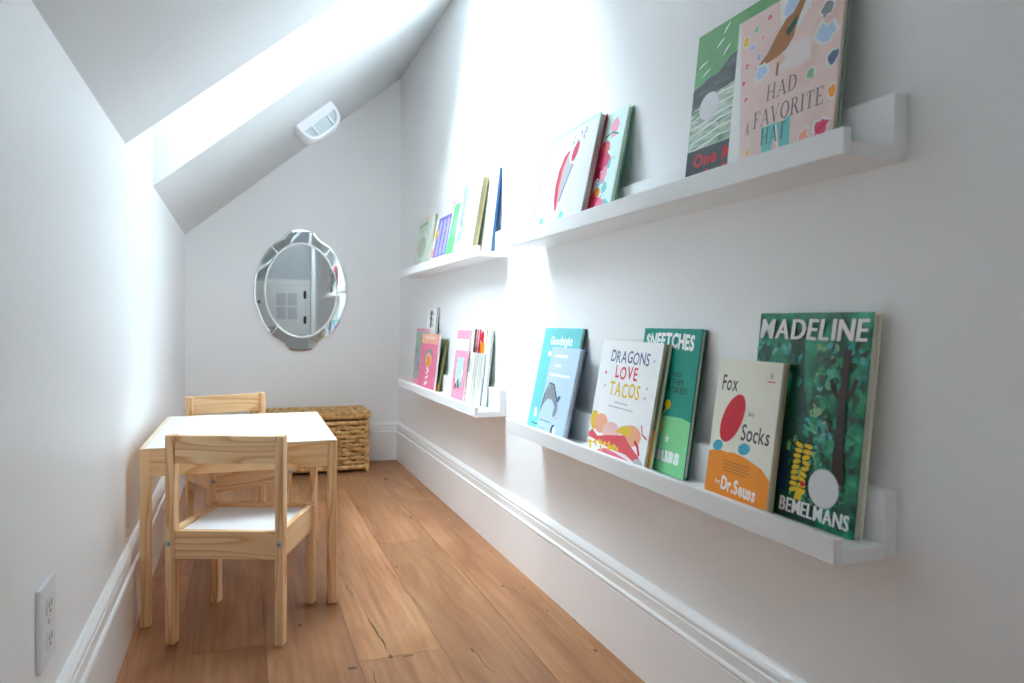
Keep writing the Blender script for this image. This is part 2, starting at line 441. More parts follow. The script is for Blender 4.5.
# ------------------------------------------------------------------ picture ledges
D, HL, HB = 0.1113, 0.0351, 0.0895
FT, BT, LT = 0.018, 0.024, 0.014       # floor, back and lip thickness
ZL, ZU = 0.4583, 0.9908
def ledge(y0, y1, z, label):
    e = empty('picture_ledge', (0, (y0 + y1) / 2, z)); tag(e, label, 'picture ledge', 'white picture ledges')
    h = (y1 - y0) / 2
    MB().box(-BT, -0.0002, -h, h, 0, HB, 0, .0015).build('back_board', SHELF, e)
    MB().box(-D + LT, -BT, -h, h, 0, FT, 0, .0006).build('shelf_board', SHELF, e)
    MB().box(-D, -D + LT, -h, h, 0, HL, 0, .0015).build('front_lip', SHELF, e)
    return e
ledge(0.689, 1.901, ZL, 'lower near white picture ledge on the right wall, carrying the big dark green book')
ledge(0.688, 1.881, ZU, 'upper near white picture ledge on the right wall, carrying the dusty pink book')
ledge(2.191, 3.405, ZL, 'lower white picture ledge by the far corner, holding pink books and thin booklets')
ledge(2.186, 3.405, ZU, 'upper white picture ledge by the far corner, holding pale and purple books')

# ------------------------------------------------------------------ lettering
_GL = {}
def glyph(ch, off):
    k = (ch, off)
    if k in _GL: return _GL[k]
    cu = bpy.data.curves.new('t', 'FONT'); cu.body = ch; cu.size = 1.0; cu.offset = off; cu.resolution_u = 3
    ob = bpy.data.objects.new('t', cu); COL.objects.link(ob)
    bpy.context.view_layer.update()
    dg = bpy.context.evaluated_depsgraph_get()
    me = ob.evaluated_get(dg).to_mesh()
    vs = [(v.co.x, v.co.y) for v in me.vertices]; fs = [tuple(p.vertices) for p in me.polygons]
    ob.evaluated_get(dg).to_mesh_clear()
    bpy.data.objects.remove(ob); bpy.data.curves.remove(cu)
    if vs:
        x0 = min(v[0] for v in vs); vs = [(v[0] - x0, v[1]) for v in vs]; w = max(v[0] for v in vs)
    else: w = 0.3
    _GL[k] = (vs, fs, w)
    return _GL[k]
CAP = 0.69

# stroke letters with thick/thin stems and serifs: (x0, y0, x1, y1, width)
def _serif(x, y, w=.30): return (x - w / 2, y, x + w / 2, y, .05)
_T, _t = .13, .05
SERIF = {
 'I': (.34, [(.17, 0, .17, 1, _T), _serif(.17, .02), _serif(.17, .98)]),
 'H': (.86, [(.17, 0, .17, 1, _T), (.69, 0, .69, 1, _T), (.17, .5, .69, .5, _t)] + [_serif(x, y) for x in (.17, .69) for y in (.02, .98)]),
 'A': (.86, [(.12, 0, .43, 1, _t), (.43, 1, .74, 0, _T), (.22, .33, .64, .33, _t), _serif(.12, .02, .26), _serif(.74, .02, .30)]),
 'D': (.80, [(.17, 0, .17, 1, _T), _serif(.12, .02, .22), _serif(.12, .98, .22), (.17, .98, .42, .97, _t), (.42, .97, .62, .82, .09), (.62, .82, .69, .5, _T), (.69, .5, .62, .18, _T), (.62, .18, .42, .03, .09), (.42, .03, .17, .02, _t)]),
 'F': (.66, [(.17, 0, .17, 1, _T), _serif(.17, .02), _serif(.12, .98, .22), (.17, .98, .60, .98, _t), (.60, .98, .60, .80, _t), (.17, .52, .46, .52, _t), (.46, .62, .46, .42, _t)]),
 'E': (.70, [(.17, 0, .17, 1, _T), _serif(.12, .02, .22), _serif(.12, .98, .22), (.17, .98, .60, .98, _t), (.60, .98, .60, .80, _t), (.17, .52, .46, .52, _t), (.46, .62, .46, .42, _t), (.17, .02, .62, .02, _t), (.62, .02, .62, .22, _t)]),
 'V': (.84, [(.12, 1, .42, 0, _T), (.42, 0, .72, 1, _t), _serif(.12, .98, .30), _serif(.72, .98, .26)]),
 'O': (.84, [(.42 + .33 * math.cos(a), .5 + .49 * math.sin(a), .42 + .33 * math.cos(a + PI / 6), .5 + .49 * math.sin(a + PI / 6), .05 + .09 * abs(math.cos(a + PI / 12))) for a in [k * PI / 6 for k in range(12)]]),
 'R': (.80, [(.17, 0, .17, 1, _T), _serif(.17, .02), _serif(.12, .98, .22), (.17, .98, .44, .97, _t), (.44, .97, .58, .76, .11), (.58, .76, .44, .52, .11), (.44, .52, .17, .50, _t), (.42, .50, .70, .0, _T), _serif(.72, .02, .2)]),
 'T': (.74, [(.37, 0, .37, 1, _T), _serif(.37, .02), (.06, .98, .68, .98, _t), (.06, .98, .06, .78, _t), (.68, .98, .68, .78, _t)]),
}

class Cover:
    """front cover art: thin printed shapes on a w x h sheet at depth y = 0, facing -y"""
    def __init__(self, w, h):
        self.w, self.h = w, h; self.mb = MB(); self.mats = []; self.n = 0
    def mi(self, m):
        if m not in self.mats: self.mats.append(m)
        return self.mats.index(m)
    def lift(self):
        self.n += 1; return -0.00012 - 0.000005 * self.n
    def P(self, u, v): return (min(max(u, 0.0), 1.0) * self.w, min(max(v, 0.0), 1.0) * self.h)
    def poly(self, uv, m, y=None):
        y = self.lift() if y is None else y
        pts = [self.P(*q) for q in uv]
        self.mb.poly([(p[0], y, p[1]) for p in pts], self.mi(m)); return self
    def rect(self, u0, v0, u1, v1, m): return self.poly([(u0, v0), (u1, v0), (u1, v1), (u0, v1)], m)
    def ell(self, u, v, ru, rv, m, rot=0.0, n=28, jit=0.0, rnd=None):
        c, s = math.cos(rot), math.sin(rot); out = []
        for k in range(n):
            a = 2 * PI * k / n; j = 1 + (rnd.uniform(-jit, jit) if rnd else 0)
            x, y = ru * self.w * math.cos(a) * j, rv * self.h * math.sin(a) * j
            out.append((u + (x * c - y * s) / self.w, v + (x * s + y * c) / self.h))
        return self.poly(out, m)
    def stroke(self, uv, wd, m, taper=False):
        """polyline of width wd (fraction of the cover's width)"""
        y = self.lift(); k = self.mi(m); W_ = wd * self.w / 2
        pts = [Vector(self.P(*q)) for q in uv]; l, r = [], []
        for i, p in enumerate(pts):
            d = (pts[min(i + 1, len(pts) - 1)] - pts[max(i - 1, 0)])
            d = d.normalized() if d.length > 1e-9 else Vector((1, 0))
            nrm = Vector((-d.y, d.x)); ww = W_ * (math.sin(PI * (0.12 + 0.76 * i / max(len(pts) - 1, 1))) if taper else 1)
            l.append(p + nrm * ww); r.append(p - nrm * ww)
        for i in range(len(pts) - 1):
            self.mb.poly([(q.x, y, q.y) for q in (l[i], l[i + 1], r[i + 1], r[i])], k)
        return self
    def blob(self, u, v, r, m, seed, asp=1.0): 
        rnd = random.Random(seed)
        return self.ell(u, v, r, r * self.w / self.h * asp, m, rnd.uniform(0, PI), 12, 0.35, rnd)
    def dabs(self, n, u0, v0, u1, v1, r, mats, seed, asp=1.0):
        rnd = random.Random(seed)
        for _ in range(n):
            q = r * rnd.uniform(0.5, 1.3)
            self.ell(rnd.uniform(u0, u1), rnd.uniform(v0, v1), q, q * self.w / self.h * asp, rnd.choice(mats), rnd.uniform(0, PI), 9, 0.3, rnd)
        return self
    def text(self, s, u0, v0, u1, v1, m, off=0.0, jit=0.0, shear=0.0, gap=0.09, arch=0.0, slope=0.0, seed=3, vj=0.0):
        """lettering fitted between u0..u1 with capitals from v0 to v1"""
        rnd = random.Random(seed); y = self.lift(); k = self.mi(m)
        x = 0; items = []
        for ch in s:
            if ch == ' ': x += 0.30; continue
            vs, fs, w = glyph(ch, off); items.append((vs, fs, x, w)); x += w + gap
        tot = x - gap
        sx = (u1 - u0) * self.w / tot; sy = (v1 - v0) * self.h / CAP
        for (vs, fs, x0, w) in items:
            a = rnd.uniform(-jit, jit); c, s_ = math.cos(a), math.sin(a); dv = rnd.uniform(-vj, vj) * self.h
            t = (x0 + w / 2) / tot; base = arch * self.h * math.sin(PI * t) + slope * self.h * t + dv
            vv = []
            for (px, py) in vs:
                qx, qy = px - w / 2, py - CAP / 2
                qx, qy = qx * c - qy * s_, qx * s_ + qy * c
                qx += shear * qy
                X = u0 * self.w + (x0 + w / 2 + qx) * sx; Z = v0 * self.h + (qy + CAP / 2) * sy + base
                vv.append(self.mb.bm.verts.new((min(max(X, 0), self.w), y, min(max(Z, 0), self.h))))
            for f in fs:
                try: nf = self.mb.bm.faces.new([vv[i] for i in f]); nf.material_index = k
                except ValueError: pass
        return self
    def serif(self, s, u0, v0, u1, v1, m):
        y = self.lift(); k = self.mi(m); x = 0; it = []
        for ch in s:
            if ch == ' ': x += .35; continue
            w, st = SERIF[ch]; it.append((x, st)); x += w + .08
        tot = x - .08; sx = (u1 - u0) * self.w / tot; sy = (v1 - v0) * self.h
        for x0, st in it:
            for i, (ax, ay, bx, by, wd) in enumerate(st):
                a = Vector((u0 * self.w + (x0 + ax) * sx, v0 * self.h + ay * sy)); b_ = Vector((u0 * self.w + (x0 + bx) * sx, v0 * self.h + by * sy))
                d = (b_ - a).normalized(); nn = Vector((-d.y, d.x)) * wd * sy * 0.42
                yy = y - 0.0000002 * i
                self.mb.poly([(q.x, yy, q.y) for q in (a + nn, b_ + nn, b_ - nn, a - nn)], k)
        return self

def sheet_thickness(hard): return 0.0028 if hard else 0.0006

def book(kind, shelf_z, yl, yr, top, xb, xt, t, cov, label, cat='book', group=None, hard=True, front=None, back=None, art=None, pages=None, tilt=0.0):
    """a closed book leaning on the wall: yl/yr left and right edge, top height, xb/xt front of its foot and head"""
    zf = shelf_z + FT; w = yl - yr
    dz = top - zf; th_ = math.atan2(xt - xb, dz); h = math.hypot(xt - xb, dz) - t * math.sin(th_) * 0.3
    e = empty(kind, (xb, yl, zf + t * math.sin(th_) + 0.0004), (-th_, tilt, -PI / 2))
    tag(e, label, cat, group)
    front = front or cov; back = back or cov
    ct = sheet_thickness(hard); ins = 0.0035 if hard else 0.0003
    C = Cover(w, h); fm, bmi = C.mi(front), C.mi(back)
    bv = 0.0007 if hard else 0.0
    C.mb.box(0, w, 0, ct, 0, h, fm, bv, 1)                 # front board
    C.mb.box(0, w, t - ct, t, 0, h, bmi, bv, 1)            # back board
    C.mb.box(-0.0 if not hard else 0.0, ct, ct * 0.5, t - ct * 0.5, 0.0005, h - 0.0005, bmi, bv, 1)  # spine on the left edge
    if hard and back is not cov: C.mb.poly([(0.008, -0.0001, 0), (0.0092, -0.0001, 0), (0.0092, -0.0001, h), (0.008, -0.0001, h)], C.mi(front))
    if art: art(C)
    C.mb.build('cover', C.mats, e)
    MB().box(ct, w - ins, ct, t - ct, ins, h - ins, 0).build('page_block', pages or PAGES, e)
    return e

# ------------------------------------------------------------------ cover colours
white = paint('ink_white', (251, 252, 251)); cream = paint('ink_cream', (248, 245, 228)); black = paint('ink_black', (34, 36, 40))
dgrey = paint('ink_dark_grey', (84, 80, 82)); lgrey = paint('ink_light_grey', (196, 200, 204)); mgrey = paint('ink_mid_grey', (140, 146, 150))
red = paint('ink_red', (222, 28, 56)); crimson = paint('ink_crimson', (190, 24, 70)); orange = paint('ink_orange', (250, 152, 34)); yellow = paint('ink_yellow', (240, 206, 40))
sky = paint('ink_sky_blue', (70, 178, 206)); teal = paint('ink_teal', (0, 146, 130)); dteal = paint('ink_deep_teal', (0, 92, 84)); lgreen = paint('ink_light_green', (138, 222, 156))
pink = paint('ink_pink', (240, 150, 176)); hotpink = paint('ink_hot_pink', (226, 60, 110)); peach = paint('ink_peach', (246, 176, 140)); brown = paint('ink_brown', (176, 116, 62))
navy = paint('ink_navy', (22, 58, 92)); mint = paint('ink_mint', (176, 226, 214)); dustpink = paint('ink_dusty_pink', (228, 198, 190)); salmon = paint('ink_salmon', (232, 88, 96))
trunk = paint('ink_trunk_brown', (46, 38, 34)); aqua = paint('ink_aqua', (112, 200, 200)); paleblue = paint('ink_pale_blue', (190, 214, 238)); olive = paint('ink_olive', (120, 122, 78))
tan = paint('ink_tan', (196, 182, 140)); purple = paint('ink_violet', (112, 104, 190)); lav = paint('ink_lavender', (176, 172, 226)); vgreen = paint('ink_bright_green', (92, 206, 112)); blue = paint('ink_blue', (70, 120, 172))
slate = paint('ink_slate', (58, 68, 74)); ltmint = paint('ink_light_mint', (206, 236, 228)); dgreen = paint('ink_dark_green', (8, 78, 60)); seal = paint('seal_silver', (226, 226, 228), 0.3)
rosy = paint('ink_rose', (236, 116, 150)); spring = paint('ink_leaf_green', (150, 196, 140)); board_mint = paint('board_mint', (104, 178, 152)); board_sage = paint('board_sage', (150, 178, 160))
letter_blue = paint('ink_denim', (92, 110, 150)); letter_red = paint('ink_raspberry', (222, 56, 84)); gold = paint('ink_mustard', (236, 196, 60))
GREENART = mottled('painted_foliage', [(4, 70, 54), (8, 116, 82), (18, 156, 108), (78, 190, 154)], 26, (1, 1, 1.0), 0.3)
GREENDAB = mottled('painted_leaf', [(16, 120, 78), (44, 160, 104), (96, 196, 150)], 40, rough=0.3)
TEALDAB = mottled('painted_teal', [(20, 130, 120), (60, 180, 170), (120, 210, 200)], 40, rough=0.3)
DKDAB = mottled('painted_dark', [(4, 50, 40), (8, 74, 56), (14, 92, 70)], 40, rough=0.3)
HILLG = mottled('painted_meadow', [(80, 148, 86), (96, 164, 100), (110, 176, 112)], 10)
SEAG = mottled('painted_sea', [(86, 122, 96), (150, 182, 154), (206, 222, 204), (110, 150, 118)], 16, (1, 1, 6))
DARKR = mottled('painted_rock', [(48, 58, 64), (64, 74, 80), (96, 108, 112)], 20, (1, 1, 4))
PINKP = mottled('painted_blush', [(232, 196, 188), (242, 214, 206), (236, 204, 196)], 8)
PALEG = mottled('painted_pale_green', [(206, 218, 200), (222, 230, 216), (196, 210, 190)], 14)
PALEC = mottled('painted_pale_cream', [(176, 188, 160), (192, 200, 178), (160, 176, 146)], 14)

# ------------------------------------------------------------------ books, near lower ledge
def art_forest(C):
    C.poly([(.32, .0), (.70, .0), (.62, .35), (.50, .92), (.33, .92), (.30, .5)], DKDAB)
    C.poly([(.46, .90), (.66, .90), (.70, .62), (.60, .40), (.50, .62)], GREENART)
    C.dabs(60, .0, .62, .34, .86, .020, [TEALDAB, GREENDAB, DKDAB], 4, 1.6)
    C.dabs(26, .30, .55, .44, .80, .018, [TEALDAB, GREENART], 14, 2.2)
    C.poly([(.26, .20), (.35, .50), (.40, .86), (.415, .86), (.44, .50), (.58, .20), (.51, .20), (.415, .47), (.34, .20)], dgreen)
    C.stroke([(.30, .47), (.56, .46)], .025, dgreen); C.stroke([(.33, .41), (.58, .395)], .018, dgreen)
    C.dabs(26, .40, .22, .56, .40, .016, [spring, DKDAB, GREENDAB], 15, 2.0)
    C.dabs(60, .58, .55, .76, .84, .022, [GREENDAB, DKDAB, spring], 5, 1.5)
    C.dabs(150, .62, .30, .99, .84, .024, [GREENDAB, TEALDAB, DKDAB, GREENART, DKDAB], 6, 1.4)
    C.dabs(60, .54, .28, .72, .55, .020, [GREENDAB, TEALDAB, DKDAB, spring], 8, 1.6)
    C.dabs(60, .70, .03, .99, .30, .024, [DKDAB, GREENART, DKDAB, GREENDAB], 9, 1.0)
    C.dabs(30, .45, .10, .75, .17, .030, [DKDAB, spring, GREENART], 19, .4)
    C.poly([(.79, .22), (.90, .22), (.875, .40), (.865, .64), (.80, .64), (.80, .40)], trunk)
    C.stroke([(.835, .62), (.84, .74), (.845, .83)], .060, trunk)
    C.stroke([(.83, .60), (.76, .635), (.73, .69)], .034, trunk)
    C.stroke([(.85, .60), (.90, .64), (.93, .70)], .036, trunk)
    C.stroke([(.82, .45), (.76, .455), (.72, .51)], .034, trunk)
    C.stroke([(.12, .72), (.13, .62), (.10, .56)], .03, trunk)
    C.poly([(.325, .13), (.335, .32), (.43, .325), (.415, .12)], navy)
    rnd = random.Random(2)
    for i in range(9):
        for u in (.505, .585):
            C.ell(u + rnd.uniform(-.008, .008) - .0035 * (8 - i), .145 + .027 * i, .036, .0120, yellow, rnd.uniform(-.4, .4), 12)
            C.ell(u + rnd.uniform(-.014, .014) - .0035 * (8 - i), .160 + .027 * i, .024, .0050, trunk, rnd.uniform(-.3, .3), 8)
    C.poly([(.50, .10), (.565, .10), (.575, .155), (.52, .16)], yellow)
    C.ell(.565, .180, .022, .014, red, 0, 10)
    [C.text('MADELINE', .035 + d, .868, .972 + d, .968, white, .006, .05, .10, .15) for d in (0, .007, .013)]
    [C.text('BEMELMANS', .375 + d, .030, .962 + d, .098, white, .004, .06, .05, .12) for d in (0, .009)]
    C.ell(.745, .185, .128, .090, lgrey); C.ell(.745, .185, .122, .086, seal)
book('picture_book', ZL, .938, .715, .789, -.051, -.022, .017, cream, 'large dark green forest book with big white block title, nearest on lower right ledge', 'book', None, True, GREENART, cream, art_forest)

def art_redcream(C):
    C.poly([(0, 0), (1, 0), (1, .22), (.86, .285), (.60, .33), (.42, .345), (.30, .335), (.14, .345), (0, .315)], orange)
    C.ell(.33, .58, .155, .19, red, -.45); C.ell(.14, .370, .085, .038, sky, .3); C.ell(.57, .385, .095, .040, sky, .25)
    C.text('Fox', .10, .775, .36, .885, dgrey, .012, .06, .1, .08, seed=5)
    C.text('in', .58, .615, .66, .65, mgrey, .01, .1)
    C.text('Socks', .50, .445, .93, .555, dgrey, .012, .10, .1, .07, seed=9)
    for k in range(4): C.stroke([(.27, .275 - .022 * k), (.70 - .03 * (k % 2), .268 - .022 * k)], .009, brown)
    C.text('by', .17, .105, .25, .135, white, .03, .1)
    C.text('Dr.Seuss', .27, .075, .82, .165, white, .035, .12, 0, .05, slope=-.02, seed=4)
    C.rect(.80, .862, .92, .870, salmon); C.ell(.86, .905, .022, .022, lgrey)
book('storybook', ZL, 1.010, .856, .711, -.0765, -.047, .013, cream, 'cream and orange storybook with a red patch, leaning against the big dark green book', 'book', None, True, cream, tan, art_redcream)

def art_tealgreen(C):
    C.poly([(0, 0), (1, 0), (1, .375), (.86, .395), (.60, .39), (.35, .36), (0, .30)], lgreen)
    C.text('SNEETCHES', .06, .858, .90, .955, white, .045, .05, 0, .05, arch=.012, slope=-.004)
    C.text('The', .04, .945, .16, .975, dteal, .01)
    C.text('AND', .60, .665, .76, .70, dgreen, .02, .08); C.text('OTHER', .54, .612, .82, .65, dgreen, .02, .08); C.text('STORIES', .50, .555, .88, .597, dgreen, .02, .08)
    C.ell(.49, .325, .060, .060, yellow, .2); C.ell(.60, .470, .050, .034, yellow, -.4, 16); C.stroke([(.51, .37), (.59, .45)], .022, yellow)
    C.text('Dr.', .02, .115, .22, .19, white, .04, .1); C.text('Seuss', .36, .085, .90, .185, white, .05, .12, 0, .04)
    for (u, v) in ((.44, .235), (.66, .235)):
        C.poly([(u + .045 * math.cos(a) * (1 if k % 2 == 0 else .42), v + .034 * math.sin(a) * (1 if k % 2 == 0 else .42)) for k, a in enumerate([PI / 2 + PI * j / 5 for j in range(10)])], white)
book('picture_book', ZL, 1.307, 1.104, .761, -.0545, -.015, .013, teal, 'teal over light green book with arched white title, behind the white book with hand-lettered title', 'book', None, True, teal, dteal, art_tealgreen, PAGES)

def art_tacos(C):
    C.text('DRAGONS', .19, .815, .83, .915, letter_blue, .012, .07, .05, .09, seed=1, vj=.006)
    C.text('LOVE', .31, .680, .68, .785, letter_red, .016, .08, .0, .11, seed=2, vj=.006)
    C.text('TACOS', .25, .530, .76, .645, gold, .020, .06, .0, .10, seed=3, vj=.006)
    C.stroke([(.37, .475), (.60, .470)], .010, lgrey); C.stroke([(.28, .435), (.70, .428)], .010, lgrey)
    C.ell(.07, .285, .07, .085, gold, .2); C.ell(.20, .27, .12, .085, peach); C.ell(.74, .235, .15, .085, peach)
    C.ell(.40, .22, .15, .085, paint('ink_blush', (248, 200, 196)))
    C.poly([(.0, .165), (.06, .20), (.18, .155), (.34, .185), (.50, .205), (.64, .225), (.72, .17), (.86, .11), (.98, .045), (.92, .02), (.70, .075), (.40, .085), (.14, .12), (.0, .13)], salmon)
    C.poly([(.18, .03), (.34, .075), (.55, .06), (.76, .035), (.70, .0), (.30, .0)], rosy)
    C.poly([(.48, .235), (.56, .29), (.66, .31), (.74, .275), (.72, .225), (.60, .225)], gold)
    C.stroke([(.90, .10), (.86, .17), (.80, .20)], .03, red); C.stroke([(.98, .24), (.90, .27), (.87, .34)], .016, salmon)
    C.dabs(16, .03, .045, .30, .115, .020, [gold, yellow], 3, .8); C.dabs(12, .32, .075, .58, .12, .022, [gold, yellow], 5, .8)
    C.ell(.90, .045, .07, .03, lgrey)
    for (u, v) in ((.13, .72), (.86, .63), (.16, .60), (.85, .55), (.90, .85)): C.ell(u, v, .02, .010, lgrey, .4, 10)
    C.ell(.14, .715, .02, .016, pink, .3, 10)
book('picture_book', ZL, 1.449, 1.200, .732, -.082, -.0365, .007, white, 'white picture book with hand-lettered blue, red and yellow title', 'book', None, False, white, lgrey, art_tacos)
def art_backing(C):
    C.rect(0, .0, 1, .32, orange); C.rect(0, .32, 1, 1, olive)
book('picture_book', ZL, 1.442, 1.193, .729, -.0735, -.0285, .0075, olive, 'olive and orange book hidden behind the white one with a blue, red and yellow title', 'book', None, False, olive, olive, art_backing)

def art_aqua(C):
    C.text('Goodnight', .22, .835, .80, .915, white, .035, .06, .05, .06, seed=2)
    C.ell(.26, .745, .045, .03, white); C.ell(.18, .16, .04, .05, white, .3)
    C.stroke([(.28, .185), (.46, .18)], .012, dteal); C.stroke([(.12, .055), (.30, .05)], .014, dteal)
book('picture_book', ZL, 1.842, 1.605, .757, -.069, -.012, .011, teal, 'aqua book with small white script title, behind the pale blue book', 'book', None, True, aqua, dteal, art_aqua)
def art_whale(C):
    for k, (a, b_, v) in enumerate(((.16, .62, .90), (.26, .44, .79), (.10, .82, .68))):
        C.stroke([(a + (b_ - a) * i / 14, v + .010 * (1 if i % 2 else -1)) for i in range(15)], .035, white)
    C.poly([(.02, .28), (.08, .44), (.22, .57), (.36, .55), (.50, .42), (.60, .36), (.58, .28), (.50, .33), (.36, .40), (.20, .40), (.10, .34)], mgrey)
    C.stroke([(.02, .26), (.06, .44), (.18, .58), (.34, .57), (.52, .42)], .03, slate)
    C.ell(.58, .42, .08, .03, letter_blue, .6); C.ell(.55, .28, .06, .07, mgrey, -.4); C.ell(.64, .21, .03, .014, pink)
    C.ell(.60, .07, .08, .065, slate, .2); C.ell(.64, .065, .05, .055, white, .2)
    C.stroke([(.06, .15), (.46, .145)], .014, letter_blue); C.stroke([(.06, .06), (.34, .055)], .014, lav)
book('storybook', ZL, 1.740, 1.570, .705, -.085, -.036, .013, paleblue, 'pale blue storybook with a grey sea shape, in front of the aqua book', 'book', None, True, paleblue, paint('board_periwinkle', (150, 166, 206)), art_whale)

# ------------------------------------------------------------------ books, near upper ledge
def art_coast(C):
    C.poly([(0, .66), (.10, .68), (.16, .70), (.30, .71), (.42, .77), (.52, .78), (.75, .80), (1, .83), (1, .52), (0, .52)], DARKR)
    C.poly([(0, .27), (1, .27), (1, .66), (.72, .65), (.52, .62), (.40, .60), (.26, .58), (.12, .53), (0, .50)], SEAG)
    rnd = random.Random(3)
    for k in range(12):
        v = .30 + .024 * k + rnd.uniform(-.008, .008)
        C.stroke([(.02, v - .02), (.18, v), (.35, v + .03), (.55, v + .035)], .014, white if k % 2 == 0 else SEAG, True)
    C.rect(0, 0, 1, .28, slate)
    for (u, v, a) in ((.28, .88, .7), (.34, .95, .9), (.09, .80, .4), (.36, .82, .9), (.14, .74, .5)):
        C.stroke([(u - .05 * math.cos(a), v - .03 * math.sin(a)), (u, v + .004), (u + .06 * math.cos(a), v + .035 * math.sin(a))], .016, white, True)
    C.text('One Morning', .09, .175, .98, .245, red, .040, .08, .05, .08); C.text('in Maine', .24, .085, .90, .150, red, .040, .08, .05, .08)
    C.ell(.215, .525, .118, .084, lgrey); C.ell(.215, .525, .112, .080, seal)
book('picture_book', ZU, 1.134, .885, 1.318, -.0435, -.012, .009, HILLG, 'green and slate coast book with red title and silver seal, behind the pink hat book', 'book', None, True, HILLG, dgreen, art_coast)

def art_hat(C):
    C.poly([(0, 0), (.155, 0), (.02, 1), (0, 1)], white)
    C.ell(.085, .05, .03, .022, rosy, .4, 10)
    C.poly([(.42, .99), (.74, .99), (.72, .86), (.62, .78), (.46, .80)], paint('ink_off_white', (240, 238, 236)))
    C.poly([(.47, .72), (.74, .70), (.76, .57), (.62, .555), (.44, .58)], paint('ink_blush_white', (238, 224, 220)))
    C.poly([(.215, .650), (.25, .668), (.34, .715), (.42, .80), (.50, .87), (.56, .88), (.60, .80), (.585, .74), (.52, .685), (.43, .665), (.32, .655)], brown)
    C.poly([(.56, .88), (.66, .975), (.70, .995), (.735, .995), (.66, .90), (.60, .80)], brown)
    C.poly([(.50, .79), (.60, .86), (.605, .81), (.53, .755)], dgreen)
    C.ell(.54, .93, .075, .045, paleblue, .8); C.ell(.47, .640, .05, .030, paint('ink_skin', (236, 200, 180)))
    C.stroke([(.455, .62), (.45, .56)], .022, brown)
    C.poly([(.34, .28), (.37, .12), (.44, .03), (.49, .04), (.46, .14), (.52, .28)], aqua)
    C.poly([(.50, .26), (.54, .12), (.56, .03), (.62, .03), (.63, .14), (.62, .30)], aqua)
    C.stroke([(.485, .27), (.52, .12), (.52, .04)], .016, white)
    C.serif('I', .435, .555, .475, .63, dgrey)
    C.serif('HAD', .365, .430, .655, .52, dgrey); C.serif('A', .17, .265, .215, .335, dgrey)
    C.serif('FAVORITE', .255, .290, .90, .385, dgrey); C.serif('HAT', .345, .175, .585, .27, dgrey)
    spots = [(.10, .86, gold, .03), (.17, .80, lav, .02), (.20, .90, spring, .022), (.33, .93, rosy, .024), (.13, .70, rosy, .02), (.11, .60, salmon, .018), (.30, .62, paleblue, .05),
             (.15, .49, rosy, .02), (.22, .155, gold, .02), (.85, .92, brown, .045), (.86, .80, mgrey, .05), (.88, .66, paleblue, .07), (.95, .52, letter_blue, .04), (.77, .48, spring, .035),
             (.96, .34, orange, .035), (.90, .17, hotpink, .05), (.75, .15, peach, .04), (.25, .72, lav, .02), (.28, .83, peach, .02)]
    for i, (u, v, m, r) in enumerate(spots):
        C.blob(u, v, r * 1.35, paint('ink_off_white', (240, 238, 236)), 60 + i); C.blob(u, v, r, m, 60 + i)
    C.stroke([(.84, .12), (.90, .17), (.97, .19)], .022, red, True)
book('picture_book', ZU, .993, .763, 1.285, -.056, -.031, .012, dustpink, 'dusty pink picture book with scattered small drawings, nearest on the upper right ledge', 'book', None, True, PINKP, board_sage, art_hat)

def art_heart(C):
    C.poly([(0, 0), (.060, 0), (.075, .80), (.15, .92), (.30, .955), (1, .975), (1, 1), (0, 1)], mint)
    C.stroke([(.55, .755), (.49, .70), (.445, .58), (.435, .44), (.455, .30), (.49, .18)], .085, crimson, True)
    C.poly([(.545, .735), (.60, .62), (.655, .62), (.62, .48), (.505, .22), (.475, .42), (.49, .60)], paint('ink_feather', (176, 172, 172)))
    C.stroke([(.535, .72), (.475, .60), (.465, .42), (.50, .20)], .030, salmon, True)
    C.ell(.665, .725, .050, .10, crimson, -.40); C.stroke([(.665, .60), (.60, .45), (.53, .26)], .022, letter_blue)
    for (u, v) in ((.24, .10), (.63, .105)): C.ell(u, v, .045, .045, aqua, -.5, 14)
    rnd = random.Random(4)
    for _ in range(14): C.ell(.66 + rnd.uniform(-.12, .16), .87 + rnd.uniform(-.05, .06), .020, .011, mgrey, rnd.uniform(0, 3), 8)
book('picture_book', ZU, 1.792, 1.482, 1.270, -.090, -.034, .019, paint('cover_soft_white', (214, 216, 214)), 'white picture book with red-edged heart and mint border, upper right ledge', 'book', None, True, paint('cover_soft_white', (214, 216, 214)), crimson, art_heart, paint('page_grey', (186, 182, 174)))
def art_flowers(C):
    C.dabs(10, .30, .05, .92, .95, .06, [aqua, mint, ltmint], 2, 1.2)
    for i, (u, v, r, m) in enumerate(((.62, .60, .13, hotpink), (.66, .68, .07, salmon), (.78, .83, .09, pink), (.70, .40, .09, pink), (.62, .24, .07, orange), (.58, .12, .16, hotpink), (.72, .14, .08, rosy), (.78, .28, .06, aqua), (.56, .45, .08, crimson))):
        C.blob(u, v, r, m, 80 + i, 1.1)
    C.stroke([(.58, .78), (.74, .80), (.88, .76)], .02, teal); C.stroke([(.60, .32), (.74, .36)], .02, sky)
book('picture_book', ZU, 1.60, 1.386, 1.264, -.0665, -.0145, .013, board_mint, 'mint green book with pink flowers, behind the white heart book', 'book', None, True, ltmint, board_mint, art_flowers)

